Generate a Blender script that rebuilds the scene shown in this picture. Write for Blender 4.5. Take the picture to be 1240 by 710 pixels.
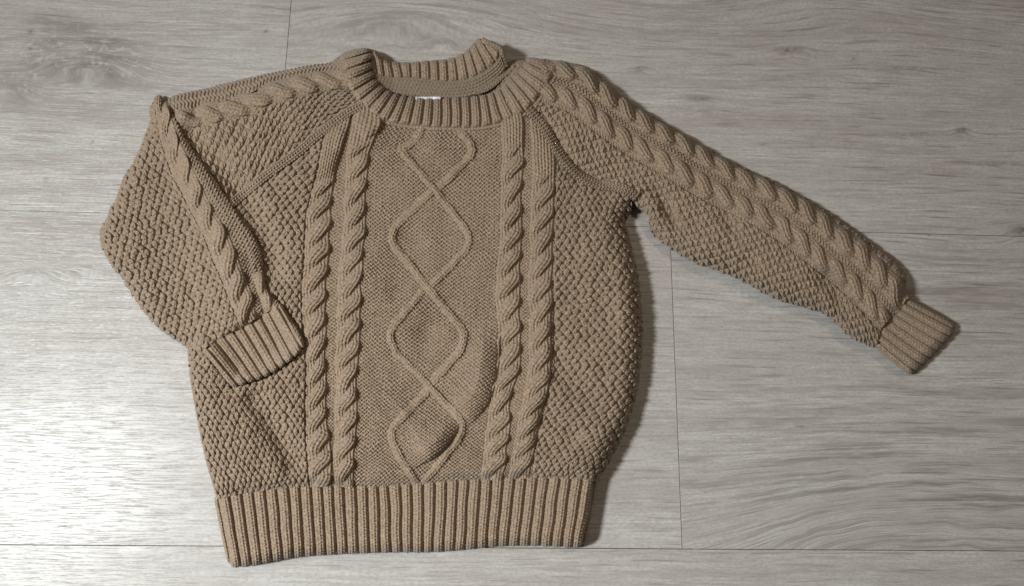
import bpy, math
import numpy as np
from mathutils import Matrix, Vector

for o in list(bpy.data.objects):
    bpy.data.objects.remove(o, do_unlink=True)
SC = bpy.context.scene
COL = SC.collection
rng = np.random.default_rng(7)

# ------------------------------------------------------------------ camera
PW, PH = 1240.0, 710.0            # size of the traced photograph
FOC = 26.0 / 36.0 * PW            # focal length in its pixels
MM = 0.001
PXM = 0.5 * MM                    # one photo pixel on the floor is about 0.5 mm
DIST = PXM * FOC
_f = Vector((math.tan(math.radians(2.75)), math.tan(math.radians(12.9)), -1)).normalized()
CAM = -_f * DIST
_r = _f.cross(Vector((0, 1, 0))).normalized()
_u = _r.cross(_f).normalized()
cd = bpy.data.cameras.new('camera')
cd.lens = 26.0; cd.sensor_width = 36.0; cd.clip_start = 0.01; cd.clip_end = 50
cam = bpy.data.objects.new('camera', cd); COL.objects.link(cam)
cam.matrix_world = Matrix(((_r.x, _u.x, -_f.x, CAM.x), (_r.y, _u.y, -_f.y, CAM.y), (_r.z, _u.z, -_f.z, CAM.z), (0, 0, 0, 1)))
SC.camera = cam
SC.render.resolution_x = 1024; SC.render.resolution_y = 586

# ------------------------------------------------------------------ light
w = bpy.data.worlds.new('World'); SC.world = w; w.use_nodes = True
bg = w.node_tree.nodes['Background']
bg.inputs[0].default_value = (1.0, 0.95, 0.88, 1); bg.inputs[1].default_value = 0.075

def area(name, loc, target, size, power, color):
    l = bpy.data.lights.new(name, 'AREA'); l.shape = 'DISK'; l.size = size
    l.energy = power; l.color = color
    o = bpy.data.objects.new(name, l); COL.objects.link(o)
    o.location = loc
    o.rotation_euler = (Vector(target) - Vector(loc)).to_track_quat('-Z', 'Y').to_euler()
    return o
key = area('key_lamp', (-0.67, -0.135, 0.76), (0.02, -0.32, 0), 0.12, 6.9, (0.92, 0.97, 1.0))
key.data.spread = math.radians(118)
area('warm_lamp', (0.18, 0.42, 1.25), (0.05, -0.1, 0), 0.10, 2.5, (1.0, 0.80, 0.58))
SC.view_settings.view_transform = 'Standard'; SC.view_settings.look = 'None'
SC.view_settings.exposure = 0.0; SC.view_settings.gamma = 1.0

# ------------------------------------------------------------------ pixel <-> world
R_ = np.array(_r); U_ = np.array(_u); F_ = np.array(_f); C_ = np.array(CAM)
def at(px, py, z=0.0):
    px = np.asarray(px, float); py = np.asarray(py, float); z = np.asarray(z, float)
    a = (px - PW / 2) / FOC; b = -(py - PH / 2) / FOC
    d = F_ + a[..., None] * R_ + b[..., None] * U_
    t = (z - C_[2]) / d[..., 2]
    return C_ + d * t[..., None]

# ------------------------------------------------------------------ numpy helpers
def hermite(xk, yk, x):
    """smooth interpolation of table yk (n, ...) at knots xk"""
    xk = np.asarray(xk, float); yk = np.asarray(yk, float)
    m = np.gradient(yk, xk, axis=0)
    i = np.clip(np.searchsorted(xk, x) - 1, 0, len(xk) - 2)
    h = (xk[i + 1] - xk[i]); t = (x - xk[i]) / h
    sh = (-1,) + (1,) * (yk.ndim - 1)
    t = t.reshape(sh); h = h.reshape(sh)
    t2 = t * t; t3 = t2 * t
    return ((2*t3 - 3*t2 + 1) * yk[i] + (t3 - 2*t2 + t) * h * m[i] + (-2*t3 + 3*t2) * yk[i+1] + (t3 - t2) * h * m[i+1])

def sstep(a, b, x):
    t = np.clip((x - a) / (b - a), 0, 1)
    return t * t * (3 - 2 * t)

def seg_dist(px, py, pts, closed):
    """distance to a polyline, length along it, and side of it"""
    pts = np.asarray(pts, float)
    n = len(pts)
    best = np.full(px.shape, 1e9); along = np.zeros(px.shape); side = np.zeros(px.shape)
    acc = 0.0
    for k in range(n if closed else n - 1):
        a = pts[k]; b = pts[(k + 1) % n]
        e = b - a; L = math.hypot(*e)
        if L < 1e-6: continue
        qx = px - a[0]; qy = py - a[1]
        t = np.clip((qx * e[0] + qy * e[1]) / (L * L), 0, 1)
        dx = qx - t * e[0]; dy = qy - t * e[1]
        d = dx * dx + dy * dy
        m = d < best
        best = np.where(m, d, best)
        along = np.where(m, acc + t * L, along)
        side = np.where(m, (e[0] * qy - e[1] * qx) / L, side)
        acc += L
    return np.sqrt(best), along, side, acc

def smooth_pts(pts, closed=False, n=6):
    pts = np.asarray(pts, float)
    if closed:
        P = np.vstack([pts[-1], pts, pts[0], pts[1]])
    else:
        P = np.vstack([2*pts[0]-pts[1], pts, 2*pts[-1]-pts[-2]])
    out = []
    for i in range(1, len(P) - 2):
        for t in np.arange(n) / n:
            out.append(0.5 * ((2*P[i]) + (-P[i-1]+P[i+1])*t + (2*P[i-1]-5*P[i]+4*P[i+1]-P[i+2])*t*t + (-P[i-1]+3*P[i]-3*P[i+1]+P[i+2])*t**3))
    if not closed: out.append(P[-2])
    return np.array(out)

def inside(px, py, poly):
    c = np.zeros(px.shape, bool)
    n = len(poly)
    for k in range(n):
        x1, y1 = poly[k]; x2, y2 = poly[(k + 1) % n]
        if y1 == y2: continue
        m = ((y1 > py) != (y2 > py)) & (px < (x2 - x1) * (py - y1) / (y2 - y1) + x1)
        c ^= m
    return c

class Field:
    """signed distance to a closed outline, tabulated on a 1 px grid"""
    def __init__(s, poly, step=1.0, pad=30):
        poly = np.asarray(poly, float)
        s.x0, s.y0 = poly.min(0) - pad; x1, y1 = poly.max(0) + pad
        s.step = step
        X, Y = np.meshgrid(np.arange(s.x0, x1, step), np.arange(s.y0, y1, step))
        d = seg_dist(X, Y, poly, True)[0]
        s.T = np.where(inside(X, Y, poly), d, -d)
    def __call__(s, px, py):
        return bilin(s.T, (px - s.x0) / s.step, (py - s.y0) / s.step)

def bilin(T, fx, fy):
    h, w_ = T.shape
    fx = np.clip(fx, 0, w_ - 1.001); fy = np.clip(fy, 0, h - 1.001)
    i = fx.astype(int); j = fy.astype(int); u = fx - i; v = fy - j
    return (T[j, i] * (1-u) + T[j, i+1] * u) * (1-v) + (T[j+1, i] * (1-u) + T[j+1, i+1] * u) * v

_NT = rng.random((256, 256))
def vnoise(x, y):
    i = np.floor(x).astype(int); j = np.floor(y).astype(int)
    u = x - i; v = y - j; u = u*u*(3-2*u); v = v*v*(3-2*v)
    g = lambda a, b: _NT[b % 256, a % 256]
    return ((g(i, j)*(1-u)+g(i+1, j)*u)*(1-v)+(g(i, j+1)*(1-u)+g(i+1, j+1)*u)*v) * 2 - 1

def hash2(i, j, k=0):
    return _NT[(j * 57 + k * 31) % 256, (i * 13 + k * 17 + j) % 256]

# ------------------------------------------------------------------ knit patterns (heights in mm)
def kn_v(u, v):
    """knit columns of V stitches; u in columns, v in rows"""
    a = np.abs(u - np.floor(u) - 0.5)
    leg = np.clip(1 - ((a - 0.26) / 0.27) ** 2, 0, 1)
    al = 0.5 + 0.5 * np.cos(2 * np.pi * (v - 1.25 * a))
    return np.sqrt(leg) * (0.45 + 0.55 * al)

def kn_line(u, v):
    """fine knit columns seen along a strand; u in half columns, v in rows"""
    k = np.floor(u + 0.5)
    return (0.5 + 0.5 * np.cos(2 * np.pi * u)) * (0.72 + 0.28 * np.cos(2 * np.pi * (v + 0.5 * k)))

def kn_purl(u, v):
    i = np.floor(u).astype(int); j = np.floor(v).astype(int)
    j1 = hash2(i, j) * 0.25
    c = np.cos(2 * np.pi * u)
    a = 0.5 + 0.5 * np.cos(2 * np.pi * (v + 0.27 * c))
    return a ** 0.9 * (0.80 + 0.12 * np.cos(4 * np.pi * u) + j1)

def kn_moss(x, y, px_=10.8, py_=6.6):
    """double moss: knots on a staggered lattice, x and y in nominal pixels"""
    r = np.floor(y / py_).astype(int)
    out = np.full(x.shape, -1.0)
    for dr in (-1, 0, 1):
        rr = r + dr
        off = (rr % 2) * 0.5
        cc = np.round(x / px_ - off).astype(int)
        for dc in (0,):
            ci = cc + dc
            jx = (hash2(ci, rr) - .5) * 2.2; jy = (hash2(ci, rr, 3) - .5) * 1.8
            dx = x - (ci + off) * px_ - jx; dy = y - (rr + .5) * py_ - jy
            sz = 0.97 + 0.10 * hash2(ci, rr, 5)
            q = (np.abs(dx) / (px_ * .53 * sz)) ** 1.18 + (np.abs(dy) / (py_ * 1.06 * sz)) ** 1.18
            v = 0.15 * np.cos(dx * 2 * np.pi / 4.6 + np.pi) + 0.16 * np.cos(2*np.pi*(dy - 0.6*np.abs(dx)) / 3.9)
            h = np.clip(1 - q ** 1.4, 0, 1) ** 0.85 * (0.74 + 0.42 * hash2(ci, rr, 9)) + np.where(q < 1, v * np.clip(1 - q, 0, 1) ** .7 * 0.9, 0)
            out = np.maximum(out, h)
    base = 0.0 + 0.12 * kn_purl(x / px_ * 2, y / 3.3)
    return np.maximum(out, base)

def kn_rib(u, y, wale=2, row=3.7):
    """u in ribs"""
    k = np.floor(u).astype(int)
    a = (u - k - 0.5) * 2                                    # -1..1 over one rib and its groove
    wd = 0.80 + 0.10 * hash2(k, k * 3)
    b = np.clip(np.abs(a) / wd, 0, 1)
    prof = np.sqrt(np.clip(1 - b ** 2.1, 0, 1))
    tex = kn_line(a / wd * 1.5, y / 4.0)
    mid = 1 - 0.06 * np.exp(-(a / 0.12) ** 2)
    return np.where(np.abs(a) < wd, prof * (0.74 * mid + 0.30 * tex), 0.05 * kn_purl(u * 4, y / row) - 0.02)

def kn_cable(c, p, per, wpx, start=None):
    """rope cable. c: -1..1 across, p: crossings along, per: pixels per crossing, wpx: half width in px"""
    out = np.full(c.shape, 0.0)
    th0 = np.pi * (p + 0.0)
    best = np.full(c.shape, -9.0)
    for s in (0, np.pi):
        th = th0 + s
        cj = 0.47 * np.cos(th) ; z = np.sin(th)
        slope = -0.47 * np.sin(th) * np.pi * wpx / per
        r = 0.54
        dc = (c - cj) / np.sqrt(1 + slope * slope * 0.8) / (1 + 0.10 * np.sin(th))
        q = dc / r
        body = np.sqrt(np.clip(1 - np.abs(q) ** 2.3, 0, 1))
        # the strand climbs on its way in (head) and sinks slowly at its tail
        zz = 0.30 * np.tanh(2.2 * z) + 0.10 * z
        tex = kn_line(q * r * wpx / 3.5 + 0.5, p * per / 4.6)
        h = zz + 0.66 * body + 0.20 * (tex - 0.5) * body
        h = np.where(np.abs(q) < 1, h, -9)
        best = np.maximum(best, h)
    fill = 0.30 * np.sqrt(np.clip(1 - (c / 1.08) ** 4, 0, 1)) + 0.16 * kn_line(c * wpx / 3.6, p * per / 4.6)
    rope = np.maximum(best, fill)
    if start is not None:
        flat = (0.60 + 0.24 * kn_line(c * wpx / 3.6, p * per / 4.6)) * np.sqrt(np.clip(1 - (c / 1.1) ** 4, 0, 1))
        b = sstep(-0.35, 0.35, p - start)
        rope = rope * b + flat * (1 - b)
    edge = np.exp(-((np.abs(c) - 1.0) / 0.10) ** 2)
    return np.maximum(rope, 0) * (1 - 0.45 * edge) - 0.05 * edge

# ------------------------------------------------------------------ traced outlines (photo pixels)
OUT1 = [(195,124),(215,114),(245,108),(280,99),(320,90),(345,85),(375,79),(398,76),(408,70),(418,64),(430,60),(446,60),(453,70),
 (454,85),(459,97),(470,108),(487,115),(510,118),(545,118),(580,116),(598,111),(613,100),(626,86),(633,76),(640,71),(655,71),(670,74),
 (690,76),(708,81),(724,91),(738,103),(758,121),(775,132),(800,147),(830,165),(868,187),(900,204),(935,219),(970,238),(1003,257),
 (1032,277),(1062,299),(1086,318),(1097,334),(1099,356),(1112,366),(1132,377),(1152,390),(1157,397),(1152,407),(1130,430),(1110,449),(1102,453),(1092,448),
 (1070,431),(1058,421),(1040,413),(1022,402),(1008,386),(990,376),(960,368),(935,360),(915,349),(900,340),(880,331),(850,321),
 (830,312),(815,303),(798,290),(786,276),(778,262),(769,250),(762,257),(756,268),(763,296),(771,330),(775,360),(777,400),(774,450),
 (766,490),(755,523),(736,560),(723,585),(717,610),(712,640),(709,655),(700,662),(670,661),(640,660),(600,661),(560,665),(520,668),
 (480,668),(440,669),(400,671),(370,673),(340,677),(305,684),(285,686),(277,680),(269,645),(262,610),(255,580),(245,545),(238,505),
 (232,470),(229,430),(226,390),(224,340),(218,280),(208,220),(198,160),(192,135)]
OUT2 = [(196,119),(188,121),(183,130),(182,148),(176,166),(166,190),(151,214),(144,234),(133,257),(124,276),(122,292),(127,306),(138,323),
 (150,340),(161,357),(170,371),(182,386),(198,401),(214,412),(228,421),(240,424),(250,430),(263,445),(275,461),(284,467),(300,463),
 (322,455),(345,441),(362,427),(367,417),(361,402),(350,386),(340,369),(330,360),(323,352),(319,335),(318,318),(314,301),(304,280),(291,264),(279,246),
 (266,228),(251,206),(237,187),(224,168),(216,152),(208,137),(203,125)]
S1 = smooth_pts(OUT1, True, 4); S2 = smooth_pts(OUT2, True, 4)
D1 = Field(S1); D2 = Field(S2)

def hem_y(x):
    return np.interp(x, [240,262,300,350,400,450,480,510,560,600,650,700,722,760], [609,605,598,592,590,592,590,588,584,582,580,581,584,590])

def curve_step(px, py, pts, amp, rise, decay, endfade=25):
    """fabric standing higher on the left-hand side of a fold line"""
    pts = smooth_pts(pts)
    d, al, side, L = seg_dist(px, py, pts, False)
    fade = sstep(0, endfade, al) * sstep(0, endfade, L - al)
    g = np.where(side < 0, (0.72 * np.sqrt(np.clip(1 - (1 - np.clip(d / rise, 0, 1)) ** 2, 0, 1)) + 0.28 * sstep(0, rise * 1.5, d)) * np.exp(-np.clip(d - rise, 0, 1e9) / decay), 0)
    return amp * g * fade

def groove(px, py, pts, amp, wid, endfade=15):
    pts = smooth_pts(pts)
    d, al, side, L = seg_dist(px, py, pts, False)
    fade = sstep(0, endfade, al) * sstep(0, endfade, L - al)
    return amp * np.exp(-(d / wid) ** 2) * fade

def z1_big(px, py):
    """big shape of the lower layer, in mm, without the rounding at its rim"""
    z = np.zeros(px.shape)
    # F1 / F2: soft belly folds at the bottom of the front
    z += curve_step(px, py, [(488,579),(505,566),(524,556),(541,541),(553,523),(562,504)], 9.5, 15, 34, 48)
    z += curve_step(px, py, [(556,528),(575,509),(592,487),(601,458),(606,420),(606,380)], 8.0, 22, 30, 50)
    z += curve_step(px, py, [(646,560),(650,520),(658,492),(670,455),(671,400),(670,330)], 3.0, 9, 30, 60)
    # tops of the cables near the neck
    z += curve_step(px, py, [(397,222),(406,200),(416,175),(421,146)], 2.0, 8, 12, 26)
    z += curve_step(px, py, [(440,172),(452,164),(464,155),(467,138)], 2.2, 6, 14, 8)
    # creases
    z += groove(px, py, [(300,470),(325,510),(345,545),(362,575)], -4.5, 14)
    z += groove(px, py, [(440,186),(480,180),(530,186),(575,192)], -1.2, 9)
    z += groove(px, py, [(445,170),(490,171),(540,176),(590,172)], 1.0, 7)
    z += groove(px, py, [(516,385),(512,440)], -2.2, 15)
    z += groove(px, py, [(493,265),(505,310)], -2.2, 13)
    z += groove(px, py, [(640,540),(685,540),(700,520)], -1.3, 9)
    z += groove(px, py, [(776,221),(797,236),(811,258),(826,290)], -6.0, 8, 34)
    z += groove(px, py, [(762,240),(780,252),(797,275)], 2.5, 11, 25)
    z += groove(px, py, [(850,235),(880,262),(905,300)], -3.6, 10, 35)
    z += groove(px, py, [(900,300),(920,330)], -1.5, 8)
    z += groove(px, py, [(982,318),(1010,348),(1034,380)], -6.0, 13, 34)
    z += groove(px, py, [(735,330),(745,290),(752,262)], -1.2, 8)
    z += groove(px, py, [(662,148),(680,178),(702,205),(728,219),(750,222)], -3.0, 5, 25)
    z += groove(px, py, [(440,126),(420,137),(385,163),(360,185),(325,210),(292,237),(274,252)], -1.8, 9, 20)
    z += groove(px, py, [(640,132),(662,160),(690,202),(722,223),(760,231)], -2.2, 9, 20)
    z += groove(px, py, [(246,110),(240,128),(236,150)], -3.0, 8)
    z += groove(px, py, [(300,120),(310,100)], 0.8, 14)
    z += groove(px, py, [(214,142),(242,172),(274,212),(304,254),(326,302),(334,350)], -5.0, 15, 25)
    z += 1.5 * vnoise(px / 46 + 3.3, py / 52 + 1.7) + 0.8 * vnoise(px / 21, py / 25 + 9)
    return z

def z1(px, py, k=None, rim=True):
    """height of the lower layer (body and straight sleeve) in mm; k = knit relief widening the rim"""
    d = D1(px, py) + (0 if k is None else 1.0 * k)
    # the ribbed ends are thinner than the puffed body
    hem = sstep(-15, 1, py - hem_y(px)) * (px > 235) * (px < 740)
    ax = (px - 1079) * 0.84 + (py - 391) * 0.54
    cuff = sstep(-22, 5, ax)
    ark = sstep(640, 760, px) * sstep(330, 255, py)
    T = 17.5 * (1 - 0.27 * hem) * (1 - 0.34 * cuff) * (1 - 0.12 * ark)
    Rr = 29 - 15 * hem - 14 * cuff
    e = np.clip(d / Rr, 0, 1)
    z = T * np.sqrt(np.clip(1 - (1 - e) ** 2, 0, 1))
    z += 3.0 * (1 - np.exp(-np.clip(d, 0, 999) / 90)) * (1 - hem) * (1 - cuff)
    z += z1_big(px, py) * sstep(2, 30, d) * (1 - 0.7 * hem) * (1 - cuff * .8)
    z *= 1 - 0.5 * sstep(-8, 26, D2(px, py))                # pressed down under the folded forearm
    # hem lifts off the floor a little at its left corner
    z += 2.6 * np.exp(-((px - 322) / 42) ** 2) * sstep(630, 678, py) * hem
    return z, d

def z2(px, py, k=None):
    """height of the folded forearm lying over the body"""
    d = D2(px, py) + (0 if k is None else 1.0 * k)
    u = 10.5 * sstep(-14, 62, D1(px, py))
    ax = (px - 290) * 0.53 + (py - 398) * 0.85
    cuff = sstep(-8, 6, ax)
    over = sstep(-5, 25, D1(px, py))
    T = 10.0 * (1 - 0.34 * cuff); Rr = (20 - 9 * cuff) * (1 - 0.35 * over)
    e = np.clip(d / Rr, 0, 1)
    z = T * np.sqrt(np.clip(1 - (1 - e) ** 2, 0, 1)) + 2.5 * (1 - np.exp(-np.clip(d, 0, 999) / 50)) * (1 - cuff)
    z += (1.2 * vnoise(px / 40 + 7, py / 37) + 0.6 * vnoise(px / 18, py / 20 + 4)) * sstep(2, 25, d)
    z += groove(px, py, [(300,300),(300,330),(306,352)], -1.3, 7) * sstep(2, 12, d)
    z += groove(px, py, [(300,262),(306,285),(310,330)], 0.9, 5) * sstep(2, 9, d)
    z = z + u
    zl = z1(px, py)[0]
    z = np.maximum(z, zl + 2.6 * over + 5.0 * np.sqrt(e) * (d > 0))
    return z, d

# ------------------------------------------------------------------ materials
def nodes(m):
    m.use_nodes = True
    nt = m.node_tree
    return nt, nt.nodes, nt.links

def yarn_material(name, c1, c2, c3, rough=0.95):
    m = bpy.data.materials.new(name)
    nt, N, L = nodes(m); b = N['Principled BSDF']
    tc = N.new('ShaderNodeTexCoord')
    n1 = N.new('ShaderNodeTexNoise'); n1.inputs['Scale'].default_value = 900; n1.inputs['Detail'].default_value = 3; n1.inputs['Roughness'].default_value = 0.7
    n2 = N.new('ShaderNodeTexNoise'); n2.inputs['Scale'].default_value = 28; n2.inputs['Detail'].default_value = 3
    r1 = N.new('ShaderNodeValToRGB'); r1.color_ramp.elements[0].position = 0.33; r1.color_ramp.elements[1].position = 0.68
    r1.color_ramp.elements[0].color = (*c1, 1); r1.color_ramp.elements[1].color = (*c2, 1)
    mx = N.new('ShaderNodeMix'); mx.data_type = 'RGBA'; mx.blend_type = 'MIX'
    r2 = N.new('ShaderNodeMapRange'); r2.inputs[1].default_value = 0.35; r2.inputs[2].default_value = 0.7; r2.inputs[4].default_value = 0.35
    L.new(tc.outputs['Object'], n1.inputs['Vector']); L.new(tc.outputs['Object'], n2.inputs['Vector'])
    L.new(n1.outputs['Fac'], r1.inputs['Fac']); L.new(n2.outputs['Fac'], r2.inputs[0])
    L.new(r2.outputs[0], mx.inputs[0]); L.new(r1.outputs[0], mx.inputs[6]); mx.inputs[7].default_value = (*c3, 1)
    L.new(mx.outputs[2], b.inputs['Base Color'])
    b.inputs['Roughness'].default_value = rough
    b.inputs['Sheen Weight'].default_value = 0.12; b.inputs['Sheen Roughness'].default_value = 0.6
    b.inputs['Specular IOR Level'].default_value = 0.2
    n3 = N.new('ShaderNodeTexNoise'); n3.inputs['Scale'].default_value = 2600; n3.inputs['Detail'].default_value = 2
    L.new(tc.outputs['Object'], n3.inputs['Vector'])
    bp = N.new('ShaderNodeBump'); bp.inputs['Strength'].default_value = 0.6; bp.inputs['Distance'].default_value = 0.0003
    L.new(n3.outputs['Fac'], bp.inputs['Height']); L.new(bp.outputs[0], b.inputs['Normal'])
    return m

M_YARN = yarn_material('beige_yarn', (0.128, 0.086, 0.055), (0.385, 0.285, 0.196), (0.282, 0.206, 0.141))
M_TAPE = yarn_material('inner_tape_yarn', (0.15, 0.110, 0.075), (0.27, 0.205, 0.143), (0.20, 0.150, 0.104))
M_LABEL = bpy.data.materials.new('white_label_satin')
nt, N, L = nodes(M_LABEL); N['Principled BSDF'].inputs['Base Color'].default_value = (0.8, 0.8, 0.78, 1); N['Principled BSDF'].inputs['Roughness'].default_value = 0.45
_n = N.new('ShaderNodeTexWave'); _n.inputs['Scale'].default_value = 900
_b = N.new('ShaderNodeBump'); _b.inputs['Distance'].default_value = 0.0001
L.new(_n.outputs['Fac'], _b.inputs['Height']); L.new(_b.outputs[0], N['Principled BSDF'].inputs['Normal'])

# ------------------------------------------------------------------ sweater root
root = bpy.data.objects.new('sweater', None); COL.objects.link(root)
root['label'] = 'beige cable knit sweater lying flat on pale wood planks, one sleeve folded over'
root['category'] = 'sweater'
root.location = Vector(at(500, 370, 0)); root.empty_display_size = 0.05
bpy.context.view_layer.update()
ORG = np.array(root.location)

def mesh_obj(name, V, Fc, mat, parent=root, normals=None, label=None):
    me = bpy.data.meshes.new(name)
    V = np.ascontiguousarray(V, dtype=np.float32); Fc = np.ascontiguousarray(Fc, dtype=np.int32)
    nv, nf = len(V), len(Fc); k = Fc.shape[1]
    me.vertices.add(nv); me.vertices.foreach_set('co', V.ravel())
    me.loops.add(nf * k); me.loops.foreach_set('vertex_index', Fc.ravel())
    me.polygons.add(nf); me.polygons.foreach_set('loop_start', np.arange(0, nf * k, k, dtype=np.int32))
    try: me.polygons.foreach_set('loop_total', np.full(nf, k, dtype=np.int32))
    except Exception: pass
    me.update(calc_edges=True)
    me.polygons.foreach_set('use_smooth', np.ones(nf, bool))
    if normals is not None:
        me.normals_split_custom_set_from_vertices(np.ascontiguousarray(normals, dtype=np.float32))
    me.materials.append(mat)
    o = bpy.data.objects.new(name, me); COL.objects.link(o)
    if parent is not None: o.parent = parent
    if label: o['label'] = label
    return o

def patch(px, py, z_mm, keep, regions, mat, skirt=0.0):
    """px, py, z (rows, cols) -> objects split by region id.  regions: [(mask_id, name, parent_key, label)]"""
    Wd = at(px, py, z_mm * MM)
    du = np.gradient(Wd, axis=1); dv = np.gradient(Wd, axis=0)
    n = np.cross(du, dv); n /= np.linalg.norm(n, axis=2, keepdims=True) + 1e-12
    if np.sum(n * (C_ - Wd)) < 0: n = -n
    return Wd, n

def build(px, py, z_mm, keep, rid, table, mat, objs):
    Wd, n = patch(px, py, z_mm, keep, None, mat)
    nr, nc = px.shape
    idx = np.arange(nr * nc).reshape(nr, nc)
    kf = keep[:-1, :-1] & keep[1:, :-1] & keep[:-1, 1:] & keep[1:, 1:]
    a, b, c, d = idx[:-1, :-1], idx[1:, :-1], idx[1:, 1:], idx[:-1, 1:]
    # faces look up
    cr = np.sum(np.cross(np.gradient(Wd, axis=0), np.gradient(Wd, axis=1)) * (C_ - Wd))
    Q = np.stack([a, b, c, d], -1) if cr > 0 else np.stack([a, d, c, b], -1)
    fr = rid[:-1, :-1]
    V = (Wd - ORG).reshape(-1, 3); NN = n.reshape(-1, 3)
    kk = kf.ravel(); flat = idx[:-1, :-1].ravel()[kk]
    pick = rng.choice(flat, max(1, len(flat) // 10), replace=False)
    POOL.append((V[pick], NN[pick]))
    for (k, name, parent_key, key, label) in table:
        q = Q[kf & (fr == k)]
        if len(q) == 0: continue
        u, inv = np.unique(q.ravel(), return_inverse=True)
        par = objs.get(parent_key, root)
        objs[key] = mesh_obj(name, V[u], inv.reshape(-1, 4), mat, par, NN[u], label)

OBJ = {}
POOL = []
STEP = 0.62

def lattice(Tk, Sk, PX, PY, t0, t1, s0, s1, step=STEP, st=1.0, ss=1.0):
    T = np.arange(t0, t1, step / st); S = np.arange(s0, s1, step / ss)
    rx = hermite(Tk, PX, T); ry = hermite(Tk, PY, T)
    Sk = np.asarray(Sk, float)
    i = np.clip(np.searchsorted(Sk, S) - 1, 0, len(Sk) - 2)
    u = (S - Sk[i]) / (Sk[i+1] - Sk[i])
    px = rx[:, i] * (1 - u) + rx[:, i+1] * u
    py = ry[:, i] * (1 - u) + ry[:, i+1] * u
    SS, TT = np.meshgrid(S, T)
    return px, py, SS, TT

def wob(S, T, a=1.2, f=17, o=0):
    return S + a * vnoise(S / f + o, T / f), T + a * vnoise(S / f + 11 + o, T / f + 5)

# ------------------------------------------------------------------ body
LRAG = smooth_pts([(436,122),(420,135),(385,161),(360,183),(325,208),(292,235),(276,250)])
RRAG = smooth_pts([(640,130),(650,142),(662,158),(676,181),(690,200),(705,214),(722,223),(744,227),(762,234),(770,250)])
TB = [90,150,175,200,230,260,300,350,400,450,480,520,555,592,620]
cB = {  # column edges of the cables, row by row
 'L':  [200,200,202,205,208,210,214,220,224,228,233,241,250,262,268],
 'c1l':[408,396,391,386,379,372,369,366,367,371,370,370,372,375,376],
 'c1r':[432,422,415,407,402,400,398,395,394,394,394,397,401,400,400],
 'c2l':[430,426,422,420,418,417,413,410,408,407,406,405,403,406,407],
 'c2r':[462,460,450,446,444,443,440,437,435,432,432,431,430,428,428],
 'c3l':[602,606,608,608,607,607,605,601,603,602,595,590,586,582,581],
 'c3r':[632,634,634,635,632,633,632,629,630,628,620,617,614,609,608],
 'c4l':[640,643,644,645,645,643,642,640,642,640,635,627,621,616,614],
 'c4r':[668,670,671,672,671,670,669,668,668,666,661,652,646,642,640],
 'R':  [735,742,750,757,762,768,775,784,786,784,778,764,746,724,720]}
SB = [200,370,396,408,434,604,630,642,668,786]
PXB = np.array([cB[k] for k in ('L','c1l','c1r','c2l','c2r','c3l','c3r','c4l','c4r','R')]).T
PYB = np.repeat(np.array(TB, float)[:, None], len(SB), 1)
bl = hem_y(PXB[-2])
PYB[-1] = 620 + (bl - 592); PYB[-2] = bl; PYB[-3] = 555 + (bl - 592) * .7; PYB[-4] = 520 + (bl - 592) * .3
px, py, S, T = lattice(TB, SB, PXB, PYB, 104, 597, 201, 786)
s, t = wob(S, T, 1.7, 19)
# left and right moss lean a little
moss = kn_moss(s + 0.0, t + 0.06 * s, 9.8, 6.0) * 2.9
mossR = kn_moss(s * 0.93 + 3, t + 0.10 * (s - 668), 9.3, 6.1) * 2.9
purl = kn_purl(s / 6.5, t / 4.7) * 1.15
gut = kn_purl(s / 5.6, t / 4.4) * 0.9
H = purl.copy(); rid = np.zeros(S.shape, int)
H = np.where(S < 368, moss, H); rid[S < 370] = 1
H = np.where((S > 396) & (S < 408) | (S > 630) & (S < 642), gut, H)
H = np.where(S > 671, mossR, H); rid[S > 668] = 2
def ctr(l, r): return (l + r) / 2
for (k, l, r, first, sm, lab) in ((3,370,396,266.5,1.0,0), (4,408,434,274,-.6,0), (5,604,630,247,-.9,0), (6,642,668,251,.4,0)):
    wpx = (r - l) / 2
    c = (s - ctr(l, r)) / (wpx + 1.0)
    per = 28.3
    p = (t - first) / per
    st = {3: -1.6, 4: -3.4, 5: -2.4, 6: -1.3}[k]
    hc = kn_cable(c, p, per, wpx, st) * 4.3
    m = np.abs(c) < 1.0
    H = np.where(m, np.maximum(hc, -1.0), H); rid[m] = k
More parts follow.
